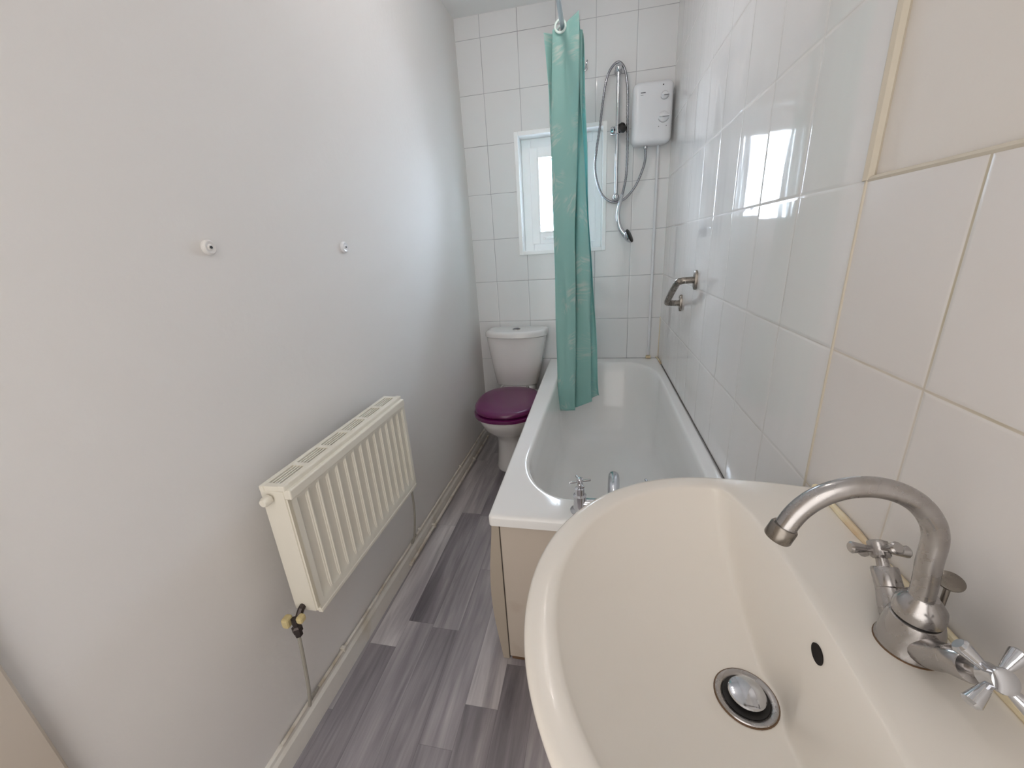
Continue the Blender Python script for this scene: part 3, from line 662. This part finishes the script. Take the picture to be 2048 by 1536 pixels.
bm = nb(); lathe(bm, [(.0375, 0), (.0375, .006), (.034, .009), (.010, .010), (0, .010)], Vector((.918, -.088, 1.272))+hd*.003, hd, 28); obj('spray_plate', bm, M['black'], hs, True)

# small hook left of the rail
t = thing('wall_hook', 'small chrome hook on the back wall just right of the curtain top', 'hook', (.686, -.001, 2.10))
bm = nb(); tube(bm, [(.684, 0, 2.098), (.684, -.020, 2.096), (.690, -.030, 2.112), (.694, -.028, 2.126)], .0035, 8, smooth=4); lathe(bm, [(.009, 0), (.008, .003), (0, .004)], (.684, -.0005, 2.098), (0, -1, 0), 12); obj('hook', bm, M['chrome'], t, True)

# grab rail
gr = thing('grab_rail', 'short angled steel grab rail on the right wall above the bath', 'grab rail', (W, -.69, .93))
G0 = Vector((W, -.812, 1.089)); G1 = Vector((W, -.566, .968))
for g in (G0, G1):
    bm = nb(); loft(bm, [[Vector((W-h, g.y+(.019*f)*math.copysign(abs(math.cos(a))**.8, math.cos(a)), g.z+(.037*f)*math.copysign(abs(math.sin(a))**.8, math.sin(a)))) for a in [2*PI*k/32 for k in range(32)]] for h, f in ((-.001, 1), (.007, 1), (.010, .93), (.0105, .5))]); obj('flange', bm, M['steel'], gr, True, 50)
bm = nb(); gd = (G1-G0).normalized()
tube(bm, [G0+Vector((-.004, 0, 0)), G0+Vector((-.035, 0, 0)), G0+Vector((-.056, 0, 0))+gd*.008, G0+Vector((-.066, 0, 0))+gd*.035, G1+Vector((-.066, 0, 0))-gd*.035, G1+Vector((-.056, 0, 0))-gd*.008, G1+Vector((-.035, 0, 0)), G1+Vector((-.004, 0, 0))], .0128, 20, smooth=7); obj('bar', bm, M['steel'], gr, True, 60)

# ---------------------------------------------------------------- curtain and rod
RODX, RODZ = .600, 2.105
t = thing('curtain_rod', 'thin white shower curtain rod running overhead along the bath edge', 'curtain rod', (RODX, -1.2, RODZ))
bm = nb(); tube(bm, [(RODX, YF+.02, RODZ), (RODX, -.002, RODZ)], .0095, 16); obj('rod', bm, M['rod'], t, True)
bm = nb(); lathe(bm, [(.026, 0), (.026, .006), (.016, .014), (.012, .016)], (RODX, -.001, RODZ), (0, -1, 0), 20); obj('rod_flange', bm, M['rod'], t, True)

cur = thing('shower_curtain', 'pale green shower curtain with white feather print bunched at the far end', 'shower curtain', (.62, -.4, .36))
# folded cross-sections from top to bottom (x, y): front panel, then folds running back
zt = [2.14, 1.87, 1.60, 1.27, .98, .66, .39]
XL = [.526, .534, .546, .556, .556, .553, .551]     # left silhouette
XF = [.566, .556, .545, .549, .551, .550, .550]     # left edge of the front panel
XM = [.667, .665, .656, .645, .644, .641, .638]     # right edge of the front panel
XR = [.680, .687, .694, .712, .722, .727, .732]     # second fold
XE = [.682, .690, .702, .716, .735, .752, .768]     # last fold
def sect(i):
    l, f, m_, r, e = XL[i], XF[i], XM[i], XR[i], XE[i]
    s_ = i/6
    yb_ = .0+.02*s_
    return [(e, -.405+.03*s_), (e-.012, -.395+.03*s_), (r-.035, -.385), (r-.016, -.395), (r-.004, -.425+.005*s_), (r-.014, -.434+.005*s_), (m_+.012, -.428), (m_-.006, -.415), (m_-.004, -.420), (m_+.002, -.462), (m_-.006, -.470),
            ((f+m_)/2+.012, -.476), ((f+m_)/2-.012, -.474), (f+.004, -.468), (f-.004, -.458), (f+.014, -.430), (f+.006, -.428), (l+.006, -.452), (l-.001, -.448), (l+.012, -.405), (l+.05, -.38), (l+.09, -.40), (e-.05, -.37)]
bm = nb(); uvl = bm.loops.layers.uv.new('UVMap')
def interp(tab, i, t_):
    a = tab[max(i-1, 0)]; b_ = tab[i]; c = tab[min(i+1, len(tab)-1)]; d_ = tab[min(i+2, len(tab)-1)]
    return .5*((2*b_)+(c-a)*t_+(2*a-5*b_+4*c-d_)*t_*t_+(-a+3*b_-3*c+d_)*t_**3)
SECT = [sect(i) for i in range(7)]
ncp = len(SECT[0]); NV = 72; SUB = 5
grid = []
for k in range(NV+1):
    g = k/NV*6; i = min(int(g), 5); f = g-i
    z = interp(zt, i, f)
    pts = []
    for j in range(ncp):
        x = interp([SECT[q][j][0] for q in range(7)], i, f); y = interp([SECT[q][j][1] for q in range(7)], i, f)
        w_ = .0030*math.sin(j*2.1+g*1.7)+.0018*math.sin(j*1.3+g*4.3)
        pts.append(Vector((x+w_*(.4 if j in (13, 14, 9, 10) else 1), y+w_, 0)))
    cc = catmull(pts, SUB)
    row = []
    for q, p in enumerate(cc):
        # top edge rises to the right of the eyelet and is uneven, as is the hem
        u = q/(len(cc)-1); top = 0
        fx = (p.x-XF[0])/(XM[0]-XF[0])
        if k == 0 or g < .5:
            wgt = 1-g/.5 if g < .5 else 0
            if -.474 > p.y-.02 or p.y < -.40: top = (.045*max(0, min(1, (fx-.42)/.58))-.045 if 0 <= fx <= 1.02 else -.050)*wgt
            else: top = -.055*wgt
        row.append(bm.verts.new((p.x, p.y, z+top+ (.0 if g < 5.5 else .050*max(0, (p.x-.64)/.12)*(g-5.5)*2))))
    grid.append(row)
length = [0]
for a, b_ in zip(grid[30], grid[30][1:]): length.append(length[-1]+(b_.co-a.co).length)
for k in range(NV):
    for q in range(len(grid[0])-1):
        f = bm.faces.new((grid[k][q], grid[k][q+1], grid[k+1][q+1], grid[k+1][q]))
        for lp, (kk, qq) in zip(f.loops, ((k, q), (k, q+1), (k+1, q+1), (k+1, q))): lp[uvl].uv = (length[qq], grid[kk][qq].co.z)
# open the eyelet hole in the front panel
hc = Vector((.594, RODZ-.012))
dele = [f for f in bm.faces if f.calc_center_median().y < -.455 and (Vector((f.calc_center_median().x, f.calc_center_median().z))-hc).length < .017]
bmesh.ops.delete(bm, geom=dele, context='FACES')
cloth = obj('cloth', bm, M['curtain'], cur, True, 70)
so = cloth.modifiers.new('thickness', 'SOLIDIFY'); so.thickness = .0012
for j, (y, tlt) in enumerate(((-.479, 0), (-.43, .5), (-.36, -.5), (-.31, .5))):
    bm = nb()
    rr = .021
    tube(bm, [(hc.x+.004*j+rr*math.cos(a)*math.cos(tlt), y+rr*math.cos(a)*math.sin(tlt), hc.y+rr*math.sin(a)) for a in [2*PI*k/32 for k in range(33)]], .0048, 10, cap=False)
    obj('eyelet', bm, M['curtain_ring'], cur, True)

# ---------------------------------------------------------------- ceiling lamp over the near half of the room
lamp = thing('ceiling_lamp', 'white ceiling bar with three small bulbs above the middle of the bathroom', 'lamp', (.56, -1.05, CEIL-.03))
bm = nb(); box(bm, .53, .59, -1.35, -.75, CEIL-.022, CEIL, .006); obj('lamp_base', bm, M['shade'], lamp)
M['lamp'] = emit_mat('lamp_glow', (255, 244, 238), 75)
for y in (-1.27, -1.05, -.83):
    bm = nb(); lathe(bm, [(.018, 0), (.018, .03), (.026, .05), (.030, .075), (.028, .078)], (.56, y, CEIL-.022), (0, 0, -1), 24); sh = obj('lamp_shade', bm, M['shade'], lamp, True)
    bm = nb(); lathe(bm, [(.006, 0), (.024, .004), (.027, .016), (.022, .030), (.010, .038), (0, .040)], (.56, y, CEIL-.092), (0, 0, -1), 24); obj('bulb', bm, M['lamp'], sh, True)

# ---------------------------------------------------------------- light
w = bpy.data.worlds.new('overcast_sky'); bpy.context.scene.world = w; w.use_nodes = True
nt = w.node_tree; bg = nt.nodes['Background']
tc = nt.nodes.new('ShaderNodeTexCoord'); sp_ = nt.nodes.new('ShaderNodeSeparateXYZ'); nt.links.new(tc.outputs['Generated'], sp_.inputs[0])
cr = nt.nodes.new('ShaderNodeValToRGB'); e = cr.color_ramp.elements
mr = nt.nodes.new('ShaderNodeMapRange'); mr.inputs['From Min'].default_value = -1; nt.links.new(sp_.outputs['Z'], mr.inputs['Value'])
e[0].position = .0; e[0].color = (.32, .33, .36, 1); e[1].position = 1; e[1].color = (.66, .81, 1, 1)
k = e.new(.47); k.color = (.38, .42, .48, 1); k = e.new(.54); k.color = (.72, .86, 1, 1)
nt.links.new(mr.outputs['Result'], cr.inputs['Fac']); nt.links.new(cr.outputs['Color'], bg.inputs['Color'])
bg.inputs['Strength'].default_value = 62
def area(name, loc, target, sx, sy, power, rgb, portal=False):
    l = bpy.data.lights.new(name, 'AREA'); l.shape = 'RECTANGLE'; l.size = sx; l.size_y = sy; l.energy = power; l.color = rgb
    if portal: l.cycles.is_portal = True
    o = bpy.data.objects.new(name, l); C.objects.link(o); o.location = loc
    o.rotation_euler = (Vector(target)-Vector(loc)).to_track_quat('-Z', 'Y').to_euler(); return o
area('window_portal', ((wx0+wx1)/2, .24, (wz0+wz1)/2), ((wx0+wx1)/2, -1, (wz0+wz1)/2), .46, .62, 1, (1, 1, 1), True)
# added soft fill, unseen, standing in for warm light from behind the camera
area('near_fill_light', (.50, YF+.04, 1.25), (.5, -1, 1.2), 1.0, 2.1, 11, (1, .95, .905))

# ---------------------------------------------------------------- camera
cam = bpy.data.cameras.new('camera'); co = bpy.data.objects.new('camera', cam); C.objects.link(co)
r = Vector((.97902516, .19483639, -.05956949)); u = Vector((-.007454, .32643841, .94518908)); f = Vector((-.20360299, .92491986, -.32104372))
mat = Matrix(((r.x, u.x, -f.x, .74148), (r.y, u.y, -f.y, -2.49430), (r.z, u.z, -f.z, 1.24277), (0, 0, 0, 1)))
co.matrix_world = mat
cam.sensor_fit = 'HORIZONTAL'; cam.sensor_width = 36; cam.lens = 793.05/2048*36; cam.clip_start = .01
S = bpy.context.scene; S.camera = co
S.view_settings.view_transform = 'Standard'; S.view_settings.look = 'None'; S.view_settings.gamma = 1; S.view_settings.use_curve_mapping = False
S.view_settings.exposure = .15
S.cycles.max_bounces = 9; S.cycles.diffuse_bounces = 6; S.cycles.adaptive_threshold = .02; S.cycles.transparent_max_bounces = 12
S.cycles.caustics_reflective = False; S.cycles.caustics_refractive = False
